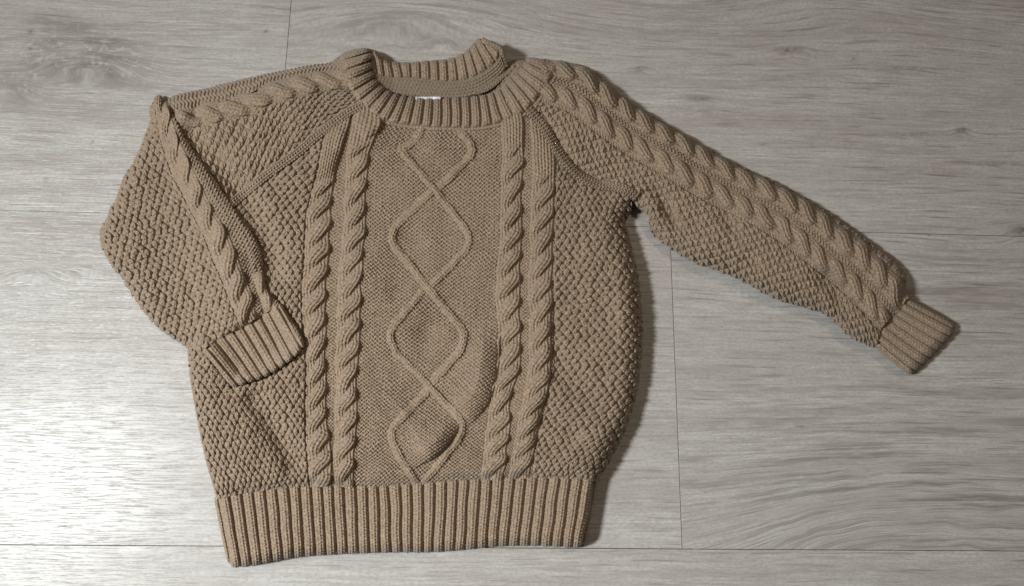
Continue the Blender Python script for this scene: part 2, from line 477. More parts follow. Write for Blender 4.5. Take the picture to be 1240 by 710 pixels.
# diamond trellis lines
TRE_OVER = [[(485,181),(525,228),(562,275),(567,284),(568,293),(563,305),(523,345)],
            [(522,234),(482,272),(477,279),(475,288),(478,298),(531,363),(558,395),(562,404),(562,414),(557,427),(526,461)],
            [(512,353),(477,394),(473,402),(473,412),(478,425),(518,466),(556,505),(560,514),(559,524),(553,535),(514,584)],
            [(518,474),(478,516),(474,524),(475,535),(482,549),(506,588)],
            [(509,150),(510,160),(504,169),(495,177),(486,181)],
            [(550,146),(570,174),(573,181),(570,190),(532,228)]]
hx = np.zeros(S.shape)
for i, ln in enumerate(TRE_OVER):
    P_ = np.array(ln, float)
    x0_, y0_ = P_.min(0) - 12; x1_, y1_ = P_.max(0) + 12
    mm_ = (px > x0_) & (px < x1_) & (py > y0_) & (py < y1_)
    d = np.full(px.shape, 99.0); al = np.zeros(px.shape); side = np.zeros(px.shape)
    dd, aa, sd, LL = seg_dist(px[mm_] + 0.9 * vnoise(px[mm_] / 9, py[mm_] / 9 + i), py[mm_] + 0.9 * vnoise(px[mm_] / 9 + 30, py[mm_] / 9), P_, False)
    d[mm_] = dd; al[mm_] = aa; side[mm_] = sd
    rgt = side < 0
    d = d + np.where(rgt, 0.55 * np.sin(2 * np.pi * al / 4.4), 0)        # stepped edge, stitch by stitch
    q = np.where(rgt, d / 4.4, d / (6.6 if i in (1, 3, 4, 5) else 5.0))
    lift = 1 - 0.35 * np.clip(1 - al / 12, 0, 1) - 0.35 * np.clip(1 - (LL - al) / 12, 0, 1)
    pr = np.where(rgt, np.sqrt(np.clip(1 - np.abs(q) ** 3, 0, 1)), np.clip(1 - np.abs(q) ** 1.6, 0, 1))
    h = (1.9 * pr + 0.7 * kn_line(side / 3.3, al / 4.4) * pr) * lift * (q < 1) * (0.85 + 0.3 * vnoise(al / 14 + i * 5, al * 0 + i))
    hx = np.maximum(hx, h)
cm = (S > 436) & (S < 602)
H = np.where(cm & (hx > 0), np.maximum(H * 0.5 + hx * 0.9, hx), H); rid[cm & (hx > 0.25)] = 7
H += 0.12 * vnoise(px / 1.9, py / 1.9)
zz, dd = z1(px, py, H)
z = zz + H * sstep(-1, 5, dd)
# clip: inside the outline, below the raglan lines, above the hem
poly = np.vstack([LRAG[::-1], [(445,120),(632,120)], RRAG, [(800,262),(800,700),(180,700),(180,300)]])
keep = (dd > 0) & inside(px, py, poly) & (py < hem_y(px) - 0.5)
build(px, py, z, keep, rid, [
    (0, 'front_panel', '', 'body', None), (1, 'moss_panel', 'body', 'mossL', None), (2, 'moss_panel', 'body', 'mossR', None),
    (3, 'cable', 'body', 'c1', None), (4, 'cable', 'body', 'c2', None), (5, 'cable', 'body', 'c3', None), (6, 'cable', 'body', 'c4', None),
    (7, 'diamond_trellis', 'body', 'trellis', None)], M_YARN, OBJ)

# ------------------------------------------------------------------ hem
sx = np.array([255,262,300,350,400,450,500,550,600,650,700,722,730], float)
bx = np.array([268,276,310,356,404,452,500,546,594,641,688,709,716], float)
by = np.array([688,687,684,677,673,671,670,668,664,662,664,665,665], float)
ty = hem_y(sx)
TH = [-4, 0, 40, 88, 92]
PXH = np.array([sx + (sx-bx)*.04, sx, sx*.56 + bx*.44, bx, bx]); 
PYH = np.array([ty - 4, ty, ty*.55 + by*.45, by, by + 3])
SH = (sx - 262) / 13.6
SHc = np.cumsum(np.r_[0, np.hypot(np.diff((sx+bx)/2), 0)]); 
px, py, S, T = lattice(TH, SHc, PXH, PYH, -3, 92, 0.1, SHc[-1], STEP, 1.0, 1.0)
u = S + 0.9 * vnoise(S / 30, T / 30) + 0.5 * vnoise(S / 11, T / 26)
H = kn_rib(u / 13.35 + 0.2, T + 0.4 * vnoise(S / 5, T / 9)) * 2.9
H += 0.10 * vnoise(px / 1.5, py / 1.5)
top = sstep(-3, 2.5, T); H = H * (0.75 + 0.25 * top)
zz, dd = z1(px, py, H * 0.8)
z = zz + H * sstep(-1, 4, dd)
keep = (dd > 0)
build(px, py, z, keep, np.zeros(S.shape, int), [(0, 'hem', '', 'hem', None)], M_YARN, OBJ)

# ------------------------------------------------------------------ left sleeve, upper arm
PXU = np.array([[446,446,447,458,470],[412,414,417,438,460],[378,382,385,400,420],[347,353,356,362,375],[316,323,326,334,345],[284,293,295,306,318],[252,261,264,282,296],[220,232,236,262,276],[188,204,210,240,256]], float)
PYU = np.array([[62,82,101,118,135],[66,86,106,131,150],[70,88,111,155,180],[76,94,118,188,205],[83,104,126,212,228],[90,116,142,236,250],[98,124,148,250,266],[104,131,156,262,280],[112,141,165,275,295]], float)
TU = np.array([-34,0,34,66,98,130,162,194,226], float)
SU = [0, 14, 37, 112, 130]
px, py, S, T = lattice(TU, SU, PXU, PYU, -32, 226, 0, 126)
s, t = wob(S, T, 1.8, 19, 4)
moss = kn_moss(s * 1.0, t * 1.0 + 0.22 * s, 9.2, 6.0) * 2.7
H = np.where(S < 14, kn_purl(s / 5.0, t / 4.8) * 0.9, moss)
c = (s - 25.5) / 12.2; p = (t - 6.0) / 30.0
hc = kn_cable(c, p, 30, 11.5) * 3.7
m = np.abs(c) < 1.0
H = np.where(m, np.maximum(hc, -1.0), H); rid = np.zeros(S.shape, int); rid[m] = 1; 
H += 0.12 * vnoise(px / 1.9, py / 1.9)
zz, dd = z1(px, py, H); z = zz + H * sstep(-1, 5, dd)
poly = np.vstack([LRAG, [(240,290),(150,290),(150,55),(440,55),(440,100)]])
keep = (dd > 0) & inside(px, py, poly)
build(px, py, z, keep, rid, [(0, 'sleeve', '', 'slL', 'sleeve folded at the elbow, its forearm lying over the body'), (1, 'cable', 'slL', 'cu', None)], M_YARN, OBJ)

# ------------------------------------------------------------------ left sleeve, folded forearm
TF = np.array([0,38,74,112,152,192,230,268,294], float)
cl = np.array([(186,121),(192,158),(203,194),(219,231),(237,267),(254,302),(268,337),(282,371),(291,395)], float)
cr = np.array([(199,118),(211,154),(225,189),(242,224),(261,258),(279,292),(293,328),(305,361),(312,384)], float)
rr = np.array([(224,116),(238,148),(252,178),(270,212),(292,246),(316,280),(328,316),(336,352),(345,372)], float)
pl = np.array([(-.97,.2),(-.95,.25),(-.93,.30),(-.92,.36),(-.92,.38),(-.91,.4),(-.89,.42),(-.87,.44),(-.86,.48)])
ll = cl + pl * 150
PXF = np.stack([ll[:,0], cl[:,0], cr[:,0], rr[:,0]], 1); PYF = np.stack([ll[:,1], cl[:,1], cr[:,1], rr[:,1]], 1)
px, py, S, T = lattice(TF, [-150, 0, 23, 62], PXF, PYF, -4, 298, -149, 61, STEP, 1.0, 1.0)
s, t = wob(S, T, 1.8, 19, 8)
moss = kn_moss(s * 1.02, t - 0.12 * s, 9.0, 6.1) * 2.8
H = np.where(S > 22, kn_purl(s / 6.0, t / 4.8) * 1.3, moss)
c = (s - 11.5) / 12.6; p = (t - 13) / 31.0
hc = kn_cable(-c, -p, 31, 12) * 4.0
m = np.abs(c) < 1.0
H = np.where(m, np.maximum(hc, -1.0), H); rid = np.zeros(S.shape, int); rid[m] = 1
m2 = (np.abs((s - 41) / 9) < 1.05) & (T > 236)
hc = kn_cable(-(s - 41) / 9, -(t - 236) / 30.0, 30, 9) * 2.4 * sstep(236, 250, T)
H = np.where(m2, np.maximum(hc, 0.5*H), H); rid[m2] = 2
m0 = (S < 0) & (S > -16)
H = np.where(m0, H * (0.55 + 0.45 * sstep(0, 14, -S)), H)
H += 0.12 * vnoise(px / 1.9, py / 1.9)
zz, dd = z2(px, py, H); z = zz + H * sstep(-1, 5, dd)
poly = [(150,100),(260,100),(352,368),(338,370),(318,382),(291,397),(262,412),(246,424),(236,434),(90,460),(90,100)]
keep = (dd > 0) & inside(px, py, poly)
build(px, py, z, keep, rid, [(0, 'forearm', 'slL', 'foL', None), (1, 'cable', 'slL', 'cf', None), (2, 'cable', 'slL', 'cf2', None)], M_YARN, OBJ)

# left cuff
tl = np.array([(232,428),(246,423),(262,411),(291,396),(318,381),(338,368),(352,358)], float)
blw = np.array([(272,472),(284,469),(303,465),(327,455),(349,441),(368,420),(382,408)], float)
ns = np.array([0,14,33,64,92,116,133], float)
PXC = np.array([tl[:,0]*1.08 - blw[:,0]*.08, tl[:,0], tl[:,0]*.5+blw[:,0]*.5, blw[:,0], blw[:,0]*1.1 - tl[:,0]*.1])
PYC = np.array([tl[:,1]*1.08 - blw[:,1]*.08, tl[:,1], tl[:,1]*.5+blw[:,1]*.5, blw[:,1], blw[:,1]*1.1 - tl[:,1]*.1])
px, py, S, T = lattice([-4, 0, 27, 54, 59], ns, PXC, PYC, -3, 58, 0, 132)
u = S + 0.7 * vnoise(S / 20, T / 25)
H = kn_rib(u / 11.6 + 0.3, T) * 2.5; H *= 0.3 + 0.7 * sstep(-3, 5, T)
H += 0.10 * vnoise(px / 1.5, py / 1.5)
zz, dd = z2(px, py, H * .8); z = zz + H * sstep(-1, 4, dd)
build(px, py, z, dd > 0, np.zeros(S.shape, int), [(0, 'cuff', 'slL', 'cuffL', None)], M_YARN, OBJ)

# ------------------------------------------------------------------ right sleeve
tab = [  # A, upper cable top/bottom, lower cable top/bottom, far below
 [(650,60),(660,70),(654,88),(650,98),(643,116),(582,215)],
 [(680,64),(679,75),(671,92),(667,103),(659,120),(600,225)],
 [(716,76),(710,84),(699,100),(693,110),(683,127),(625,240)],
 [(752,103),(744,108),(731,123),(724,132),(713,148),(660,262)],
 [(796,135),(787,140),(774,155),(767,163),(755,179),(706,290)],
 [(842,160),(833,166),(821,181),(814,190),(802,206),(756,320)],
 [(893,191),(884,197),(873,212),(865,221),(853,237),(808,355)],
 [(944,216),(934,221),(922,237),(914,245),(902,261),(862,385)],
 [(992,240),(980,246),(967,263),(959,271),(946,288),(908,415)],
 [(1038,270),(1022,279),(1008,296),(1000,304),(987,320),(950,445)],
 [(1078,298),(1059,308),(1043,326),(1034,333),(1021,348),(986,470)],
 [(1110,328),(1087,338),(1070,354),(1061,361),(1048,376),(1018,495)],
 [(1130,352),(1104,362),(1088,378),(1079,384),(1067,398),(1040,520)]]
tab = np.array(tab, float)
mid = tab[:, 3]
TR = np.r_[0, np.cumsum(np.hypot(*np.diff(mid, axis=0).T))]
SR = [-12, 0, 20, 32, 52, 170]
px, py, S, T = lattice(TR, SR, tab[:, :, 0], tab[:, :, 1], 0, TR[-1], -12, 169, STEP, 1.0, 1.0)
s, t = wob(S, T, 1.8, 19, 21)
moss = kn_moss(s, t * 1.0 - 0.15 * s, 9.0, 5.9) * 2.7 * (0.5 + 0.5 * sstep(-10, 6, s))
H = moss; rid = np.zeros(S.shape, int)
H = np.where((S > 18) & (S < 34), kn_purl(s / 5.0, t / 4.6) * 1.2, H)
H = np.where((S >= 52) & (S < 58), kn_purl(s / 5, t / 4.2) * 0.7, H)
for (k, cc, ph) in ((1, 10, 12.0), (2, 42, 4.0)):
    c = -(s - cc) / 12.3; p = (t - ph) / 28.0
    hc = kn_cable(c, p, 28.0, 11.5) * 4.0
    m = np.abs(c) < 1.0
    H = np.where(m, np.maximum(hc, -1.0), H); rid[m] = k
H += 0.12 * vnoise(px / 1.9, py / 1.9)
zz, dd = z1(px, py, H); z = zz + H * sstep(-1, 5, dd)
poly = np.vstack([RRAG, [(785,262),(800,500),(1050,430),(1062,417),(1079,391),(1097,364),(1120,350),(1120,40),(648,40),(636,120)]])
keep = (dd > 0) & inside(px, py, poly)
build(px, py, z, keep, rid, [(0, 'sleeve', '', 'slR', 'sleeve stretched straight out, two cables along its top'), (1, 'cable', 'slR', 'cr1', None), (2, 'cable', 'slR', 'cr2', None)], M_YARN, OBJ)

# right cuff
tl = np.array([(1104,354),(1097,364),(1088,378),(1079,391),(1070,404),(1061,417),(1054,427)], float)
br = np.array([(1163,386),(1158,395),(1145,410),(1132,426),(1119,440),(1106,454),(1099,462)], float)
ns = np.array([0,12,29,45,60,76,88], float)
PXC = np.array([tl[:,0]*1.08 - br[:,0]*.08, tl[:,0], tl[:,0]*.5+br[:,0]*.5, br[:,0], br[:,0]*1.1 - tl[:,0]*.1])
PYC = np.array([tl[:,1]*1.08 - br[:,1]*.08, tl[:,1], tl[:,1]*.5+br[:,1]*.5, br[:,1], br[:,1]*1.1 - tl[:,1]*.1])
px, py, S, T = lattice([-10, 0, 29, 58, 63], ns, np.vstack([PXC[:1] - 5, PXC[1:]]), np.vstack([PYC[:1] - 3, PYC[1:]]), -9, 62, 0, 88)
u = S + 0.6 * vnoise(S / 20, T / 25)
H = kn_rib(u / 9.3 + 0.3, T) * 2.1; H *= 0.3 + 0.7 * sstep(-3, 5, T); H -= 2.0 * sstep(0, -6, T)
H += 0.10 * vnoise(px / 1.5, py / 1.5)
zz, dd = z1(px, py, H * .8); z = zz + H * sstep(-1, 4, dd)
build(px, py, z, dd > 0, np.zeros(S.shape, int), [(0, 'cuff', 'slR', 'cuffR', None)], M_YARN, OBJ)

# ------------------------------------------------------------------ raglan seams
def band(line, half, zfun, hmm, name, key, parent='', wales=3, mat=None, lab=None):
    P_ = smooth_pts(line, n=8)
    L_ = np.r_[0, np.cumsum(np.hypot(*np.diff(P_, axis=0).T))]
    n_ = np.stack([-np.gradient(P_[:,1]), np.gradient(P_[:,0])], 1); n_ /= np.linalg.norm(n_, axis=1, keepdims=True)
    T = np.arange(0, L_[-1], STEP); S = np.arange(-half, half + .01, STEP * .8)
    cx = np.interp(T, L_, P_[:,0]); cy = np.interp(T, L_, P_[:,1]); nx = np.interp(T, L_, n_[:,0]); ny = np.interp(T, L_, n_[:,1])
    px = cx[:,None] - nx[:,None] * -S[None]; py = cy[:,None] - ny[:,None] * -S[None]
    SS, TT = np.meshgrid(S, T)
    a = SS / half
    H = hmm * (np.sqrt(np.clip(1 - np.abs(a) ** 3, 0, 1)) * 0.62 + 0.5 * kn_v(a * wales / 2 + wales / 2, TT / 3.9)) - 0.6 * (np.abs(a) > .93)
    zz, dd = zfun(px, py)
    z = zz + H
    build(px, py, z, dd > 0, np.zeros(px.shape, int), [(0, name, parent, key, lab)], mat or M_YARN, OBJ)
band([(440,126),(420,137),(385,163),(360,185),(325,210),(292,237),(274,252)], 6.0, z1, 3.9, 'raglan_seam', 'seamL', wales=2)
band([(640,132),(650,144),(662,160),(676,183),(690,202),(705,215),(722,223),(744,226),(760,231),(772,240)], 6.5, z1, 4.8, 'raglan_seam', 'seamR', wales=3)

# ------------------------------------------------------------------ neckband, front
inn = np.array([(447,54),(452,66),(455,84),(459,96),(469,107),(486,115),(510,118),(545,118),(580,116),(598,110),(613,99),(626,85),(636,72),(642,62)], float)
outr = np.array([(409,62),(415,78),(421,101),(430,117),(446,134),(471,147),(505,152),(545,154),(583,153),(612,146),(638,133),(657,110),(673,86),(684,68)], float)
mid = (inn + outr) / 2
TN = np.r_[0, np.cumsum(np.hypot(*np.diff(mid, axis=0).T))]
px, py, S, T = lattice(TN, [0, 34], np.stack([inn[:,0], outr[:,0]], 1), np.stack([inn[:,1], outr[:,1]], 1), 0, TN[-1], -1, 34.5, STEP, 1.25, 1.0)
u = T + 0.8 * vnoise(T / 22, S / 20)
H = kn_rib(u / 11.6, S * 1.0) * 2.7
H *= 0.30 + 0.70 * sstep(34.5, 29, S)
e = np.clip((34.8 - S) / 4.0, 0, 1)
lift = 2.4 * np.sqrt(1 - (1 - e) ** 2)
H += 0.10 * vnoise(px / 1.5, py / 1.5)
zz, dd = z1(px, py, H * .7)
z = zz + (H + lift) * sstep(-1, 4, dd)
build(px, py, z, dd > 0, np.zeros(S.shape, int), [(0, 'neckband', '', 'nbF', 'front half of the ribbed neckband')], M_YARN, OBJ)
band([(411,72),(418,88),(423,103),(432,119),(448,136),(472,149),(505,154),(545,156),(583,155),(613,148),(640,135),(659,112),(675,88)], 2.6, z1, 1.6, 'neck_seam', 'nseam', wales=1)

# ------------------------------------------------------------------ neckband, back (seen through the opening)
topb = np.array([(445,58),(454,64),(464,70),(478,76),(497,76.5),(517,74.5),(537,73),(552,70),(564,63),(573,54),(581,46),(590,44)], float)
botb = np.array([(452,90),(459,92),(467,94),(482,95),(498,95),(518,97),(538,99.5),(556,98.5),(572,95),(586,88),(600,78),(606,66)], float)
mid = (topb + botb) / 2
TN = np.r_[0, np.cumsum(np.hypot(*np.diff(mid, axis=0).T))]
def zback(px, py):
    return 8.5 + 9.5 * sstep(540, 600, px) * sstep(100, 60, py) + 3.0 * sstep(480, 450, px)
POLB = smooth_pts([(450,62),(464,70),(478,75.5),(497,76),(517,74),(537,72.5),(552,69),(564,62),(573,53),(581,46.5),(590,50),(598,54),(606,58),(609,68),(614,83),(604,96),(560,125),(470,125),(445,100)], True, 4)
DB = Field(POLB)
px, py, S, T = lattice(TN, [0, 25], np.stack([topb[:,0], botb[:,0]], 1), np.stack([topb[:,1], botb[:,1]], 1), 0, TN[-1], -2, 25, STEP*.9)
H = kn_rib((T + 0.7 * vnoise(T / 20, S / 20)) / 11.2 + .4, S) * 2.4 * sstep(26, 21, S)
db = DB(px, py) + H * .5
e = np.clip(db / 7, 0, 1)
z = zback(px, py) * np.sqrt(1 - (1 - e) ** 2) + H * sstep(-1, 4, db)
build(px, py, z, db > 0, np.zeros(S.shape, int), [(0, 'neckband', '', 'nbB', 'back half of the ribbed neckband, lifted at its corner')], M_YARN, OBJ)
# lengthwise tape inside the back neck
t_t = np.array([(450,86),(459,91),(467,93),(482,94),(498,94),(518,96),(538,98.5),(556,97.5),(572,94),(586,87),(600,76),(610,60)], float)
t_b = np.array([(455,106),(463,110),(473,113),(487,115),(500,117),(518,119),(538,120),(560,119),(582,113),(600,101),(614,85),(614,66)], float)
TN = np.r_[0, np.cumsum(np.hypot(*np.diff((t_t + t_b) / 2, axis=0).T))]
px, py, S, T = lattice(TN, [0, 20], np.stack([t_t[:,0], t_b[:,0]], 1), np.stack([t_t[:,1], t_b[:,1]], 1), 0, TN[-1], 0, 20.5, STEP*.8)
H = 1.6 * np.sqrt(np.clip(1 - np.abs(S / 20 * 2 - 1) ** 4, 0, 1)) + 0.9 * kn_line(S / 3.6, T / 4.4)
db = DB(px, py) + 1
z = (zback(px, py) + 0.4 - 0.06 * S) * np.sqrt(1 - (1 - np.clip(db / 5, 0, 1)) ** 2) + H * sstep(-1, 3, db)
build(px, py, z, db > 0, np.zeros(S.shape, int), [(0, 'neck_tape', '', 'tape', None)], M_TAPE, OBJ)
# turned-over corner of the back neckband
band([(583,48),(592,53),(601,57),(606,61),(608,70),(612,82)], 3.6, lambda a, b: (zback(a, b) - 1.2, np.ones(a.shape)), 2.2, 'neckband_edge', 'nbe', wales=2)
# inside of the back below the tape
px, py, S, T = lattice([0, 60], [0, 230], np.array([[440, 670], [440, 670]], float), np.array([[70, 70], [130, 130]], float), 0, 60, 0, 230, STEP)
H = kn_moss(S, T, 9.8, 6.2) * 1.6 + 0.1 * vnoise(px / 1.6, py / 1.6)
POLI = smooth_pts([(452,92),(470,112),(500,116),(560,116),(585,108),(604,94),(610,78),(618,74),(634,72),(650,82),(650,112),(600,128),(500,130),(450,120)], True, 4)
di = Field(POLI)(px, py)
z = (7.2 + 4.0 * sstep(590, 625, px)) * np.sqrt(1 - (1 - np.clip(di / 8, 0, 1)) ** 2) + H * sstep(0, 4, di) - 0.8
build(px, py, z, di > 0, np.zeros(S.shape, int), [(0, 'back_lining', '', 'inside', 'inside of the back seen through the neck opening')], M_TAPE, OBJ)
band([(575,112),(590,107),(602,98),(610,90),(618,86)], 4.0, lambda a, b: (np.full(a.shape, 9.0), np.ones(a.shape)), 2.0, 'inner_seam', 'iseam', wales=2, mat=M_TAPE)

# white label
xs = np.linspace(503, 534, 30); ys = np.linspace(117.2, 126, 9)
X, Y = np.meshgrid(xs, ys)
Zt = 11.3 + 0.9 * np.sin(X / 3.1) * np.cos(X / 7.0) + 0.12 * (119 - Y)
Zb = Zt - 0.35
nv = X.size; idx = np.arange(nv).reshape(X.shape)
Vt = at(X, Y, Zt * MM).reshape(-1, 3) - ORG; Vb = at(X, Y, Zb * MM).reshape(-1, 3) - ORG
q = np.stack([idx[:-1,:-1], idx[1:,:-1], idx[1:,1:], idx[:-1,1:]], -1).reshape(-1, 4)
rim = []
loop = list(idx[0,:]) + list(idx[1:,-1]) + list(idx[-1,-2::-1]) + list(idx[-2:0:-1,0])
for i in range(len(loop)):
    a_, b_ = loop[i], loop[(i+1) % len(loop)]; rim.append((a_, b_, b_ + nv, a_ + nv))
mesh_obj('label', np.vstack([Vt, Vb]), np.vstack([q, q[:, ::-1] + nv, np.array(rim)]), M_LABEL, root, None, 'small white fabric label at the back of the neck')

# ------------------------------------------------------------------ back of the sweater: a closed thin layer under the front
def slab(poly, inset, z0, z1_, name, key, mat, label=None, parent=None):
    P_ = np.asarray(poly, float)
    # keep only the points that stay inside once moved inward
    t_ = np.roll(P_, -1, 0) - np.roll(P_, 1, 0); nrm = np.stack([t_[:,1], -t_[:,0]], 1)
    nrm /= np.linalg.norm(nrm, axis=1, keepdims=True) + 1e-9
    A = np.sum(P_[:,0] * np.roll(P_[:,1], -1) - np.roll(P_[:,0], -1) * P_[:,1])
    Q = P_ - nrm * inset * (1 if A > 0 else -1)
    import bmesh
    bm = bmesh.new()
    lo = at(Q[:,0], Q[:,1], z0 * MM) - ORG
    vs = [bm.verts.new(v) for v in lo]
    f = bm.faces.new(vs)
    r = bmesh.ops.extrude_face_region(bm, geom=[f])
    for v in r['geom']:
        if isinstance(v, bmesh.types.BMVert): v.co.z += (z1_ - z0) * MM
    bmesh.ops.recalc_face_normals(bm, faces=bm.faces)
    bmesh.ops.triangulate(bm, faces=[f_ for f_ in bm.faces if len(f_.verts) > 4])
    me = bpy.data.meshes.new(name); bm.to_mesh(me); bm.free(); me.materials.append(mat)
    o = bpy.data.objects.new(name, me); COL.objects.link(o); o.parent = parent or root
    OBJ[key] = o
    return o
slab(np.array(OUT1, float), 6, 0.5, 2.2, 'back_panel', 'back', M_YARN)

# ------------------------------------------------------------------ stray fibres
FV = np.vstack([p[0] for p in POOL]); FN = np.vstack([p[1] for p in POOL])
n_ = len(FV)
rd = rng.normal(size=(n_, 3)); rd -= np.sum(rd * FN, 1, keepdims=True) * FN * 0.6
rd /= np.linalg.norm(rd, axis=1, keepdims=True)
dr = FN * rng.uniform(0.1, 0.8, (n_, 1)) + rd; dr /= np.linalg.norm(dr, axis=1, keepdims=True)
ln = (rng.gamma(3.0, 0.38, (n_, 1)) + 0.35) * MM
sd = np.cross(dr, rng.normal(size=(n_, 3))); sd /= np.linalg.norm(sd, axis=1, keepdims=True)
bend = rng.normal(size=(n_, 3)) * 0.28
hw = 0.033 * MM
p0 = FV - FN * 0.1 * MM; p1 = FV + dr * ln * .5 + bend * ln * .3; p2 = FV + (dr + bend) * ln - FN * ln * .2
vv = np.stack([p0 - sd * hw, p0 + sd * hw, p1 + sd * hw * .8, p1 - sd * hw * .8, p2 + sd * hw * .4, p2 - sd * hw * .4], 1).reshape(-1, 3)
b0 = np.arange(n_)[:, None] * 6
ff = np.concatenate([b0 + [0, 1, 2, 3], b0 + [3, 2, 4, 5]], 0)
fz = mesh_obj('fuzz', vv, ff, M_YARN, root)
fz['kind'] = 'stuff'

# ------------------------------------------------------------------ floor
def wood_material():
    m = bpy.data.materials.new('pale_wood_laminate')
    nt, N, L = nodes(m); b = N['Principled BSDF']
    uv = N.new('ShaderNodeUVMap'); uv.uv_map = 'grain'
    at_ = N.new('ShaderNodeAttribute'); at_.attribute_name = 'tone'
    def mapn(sx, sy, ox=0.0):
        mp = N.new('ShaderNodeMapping'); mp.inputs['Scale'].default_value = (sx, sy, 1); mp.inputs['Location'].default_value = (ox, ox * .7, ox)
        L.new(uv.outputs[0], mp.inputs[0]); return mp
    def noise(sx, sy, det=3, ox=0.0, rough=0.55, dist=0.0):
        n = N.new('ShaderNodeTexNoise'); n.inputs['Scale'].default_value = 1; n.inputs['Detail'].default_value = det
        n.inputs['Roughness'].default_value = rough; n.inputs['Distortion'].default_value = dist
        L.new(mapn(sx, sy, ox).outputs[0], n.inputs['Vector']); return n
    def rng_(src, a, b_, c=0.0, d=1.0):
        r = N.new('ShaderNodeMapRange'); r.inputs[1].default_value = a; r.inputs[2].default_value = b_
        r.inputs[3].default_value = c; r.inputs[4].default_value = d
        L.new(src, r.inputs[0]); return r.outputs[0]
    def mth(op, a, b_):
        n = N.new('ShaderNodeMath'); n.operation = op
        for i, v in enumerate((a, b_)):
            if isinstance(v, (int, float)): n.inputs[i].default_value = v
            else: L.new(v, n.inputs[i])
        return n.outputs[0]
    def mixc(f, a, b_):
        n = N.new('ShaderNodeMix'); n.data_type = 'RGBA'
        if isinstance(f, float): n.inputs[0].default_value = f
        else: L.new(f, n.inputs[0])
        for i, v in ((6, a), (7, b_)):
            if isinstance(v, tuple): n.inputs[i].default_value = (*v, 1)
            else: L.new(v, n.inputs[i])
        return n.outputs[2]
    grain = noise(26, 560, 6, 0.0, 0.70, 0.0)           # long growth lines
    broad = noise(5, 60, 4, 4.0)                        # wide soft bands
    pores = noise(90, 1500, 3, 9.0, 0.6)                # short dark dashes
    streak = noise(22, 640, 3, 15.0)                    # darker thin lines
    blot = noise(14, 30, 4, 21.0)
    sep = N.new('ShaderNodeSeparateColor'); L.new(at_.outputs['Color'], sep.inputs[0])
    tone, knot, ring = sep.outputs[0], sep.outputs[1], sep.outputs[2]
    col = mixc(rng_(grain.outputs['Fac'], 0.35, 0.63), (0.325, 0.294, 0.258), (0.485, 0.466, 0.430))
    col = mixc(rng_(broad.outputs['Fac'], 0.42, 0.68, 0.0, 0.85), col, (0.33, 0.295, 0.265))
    col = mixc(rng_(blot.outputs['Fac'], 0.45, 0.75, 0.0, 0.35), col, (0.48, 0.48, 0.46))
    st = mth('MULTIPLY', rng_(streak.outputs['Fac'], 0.56, 0.70), mth('ADD', mth('MULTIPLY', tone, 0.6), 0.40))
    col = mixc(st, col, (0.20, 0.165, 0.14))
    po = mth('MULTIPLY', rng_(pores.outputs['Fac'], 0.57, 0.70), 0.40)
    col = mixc(po, col, (0.20, 0.175, 0.155))
    rg = mth('MULTIPLY', rng_(noise(9, 165, 6, 31.0, 0.68).outputs['Fac'], 0.50, 0.60), ring)
    col = mixc(mth('MULTIPLY', rg, 0.95), col, (0.20, 0.175, 0.15))
    col = mixc(mth('MULTIPLY', knot, 1.0), col, (0.135, 0.108, 0.088))
    mot = noise(420, 760, 4, 55.0, 0.7)
    col = mixc(rng_(mot.outputs['Fac'], 0.42, 0.64, 0.0, 0.50), col, (0.25, 0.228, 0.20))
    col = mixc(rng_(noise(70, 330, 4, 63.0, 0.6).outputs['Fac'], 0.50, 0.72, 0.0, 0.35), col, (0.50, 0.49, 0.465))
    L.new(col, b.inputs['Base Color'])
    ro = rng_(grain.outputs['Fac'], 0.3, 0.7, 0.31, 0.39)
    L.new(ro, b.inputs['Roughness']); b.inputs['Specular IOR Level'].default_value = 0.30
    emb = noise(60, 1250, 2, 44.0, 0.5)
    hgt = mth('ADD', mth('MULTIPLY', rng_(emb.outputs['Fac'], 0.52, 0.66), -1.0), mth('MULTIPLY', grain.outputs['Fac'], 0.4))
    bp = N.new('ShaderNodeBump'); bp.inputs['Strength'].default_value = 0.45; bp.inputs['Distance'].default_value = 0.00020
    L.new(hgt, bp.inputs['Height']); L.new(bp.outputs[0], b.inputs['Normal'])
    return m
M_WOOD = wood_material()
M_DARK = bpy.data.materials.new('dark_fibreboard')  # dark brown underlay board, visible through the plank joints
nt, N, L = nodes(M_DARK); _n = N.new('ShaderNodeTexNoise'); _n.inputs['Scale'].default_value = 400
_r2 = N.new('ShaderNodeValToRGB'); _r2.color_ramp.elements[0].color = (0.05, 0.04, 0.03, 1); _r2.color_ramp.elements[1].color = (0.10, 0.08, 0.06, 1)
L.new(_n.outputs['Fac'], _r2.inputs[0]); L.new(_r2.outputs[0], N['Principled BSDF'].inputs['Base Color'])

floor = bpy.data.objects.new('floor', None); COL.objects.link(floor); floor['kind'] = 'structure'
floor.empty_display_size = 0.1

# joints: world lines fitted to the traced ones
A0, A1 = at(0, 254, 0), at(1240, 287, 0); B0, B1 = at(0, 660.5, 0), at(1240, 667, 0)
dirA = (A1 - A0)[:2]; dirB = (B1 - B0)[:2]
dx = dirA / np.linalg.norm(dirA) + dirB / np.linalg.norm(dirB); dx /= np.linalg.norm(dx)
dy = np.array([-dx[1], dx[0]])
def uvw(p): return np.array([np.dot(p[:2], dx), np.dot(p[:2], dy)])
vA = (uvw(A0)[1] + uvw(A1)[1]) / 2; vB = (uvw(B0)[1] + uvw(B1)[1]) / 2
Wp = vA - vB
J0 = (uvw(at(353, 0, 0))[0] + uvw(at(345, 88, 0))[0]) / 2
J1 = (uvw(at(812.5, 308, 0))[0] + uvw(at(826, 660, 0))[0]) / 2
GAP = 0.00017

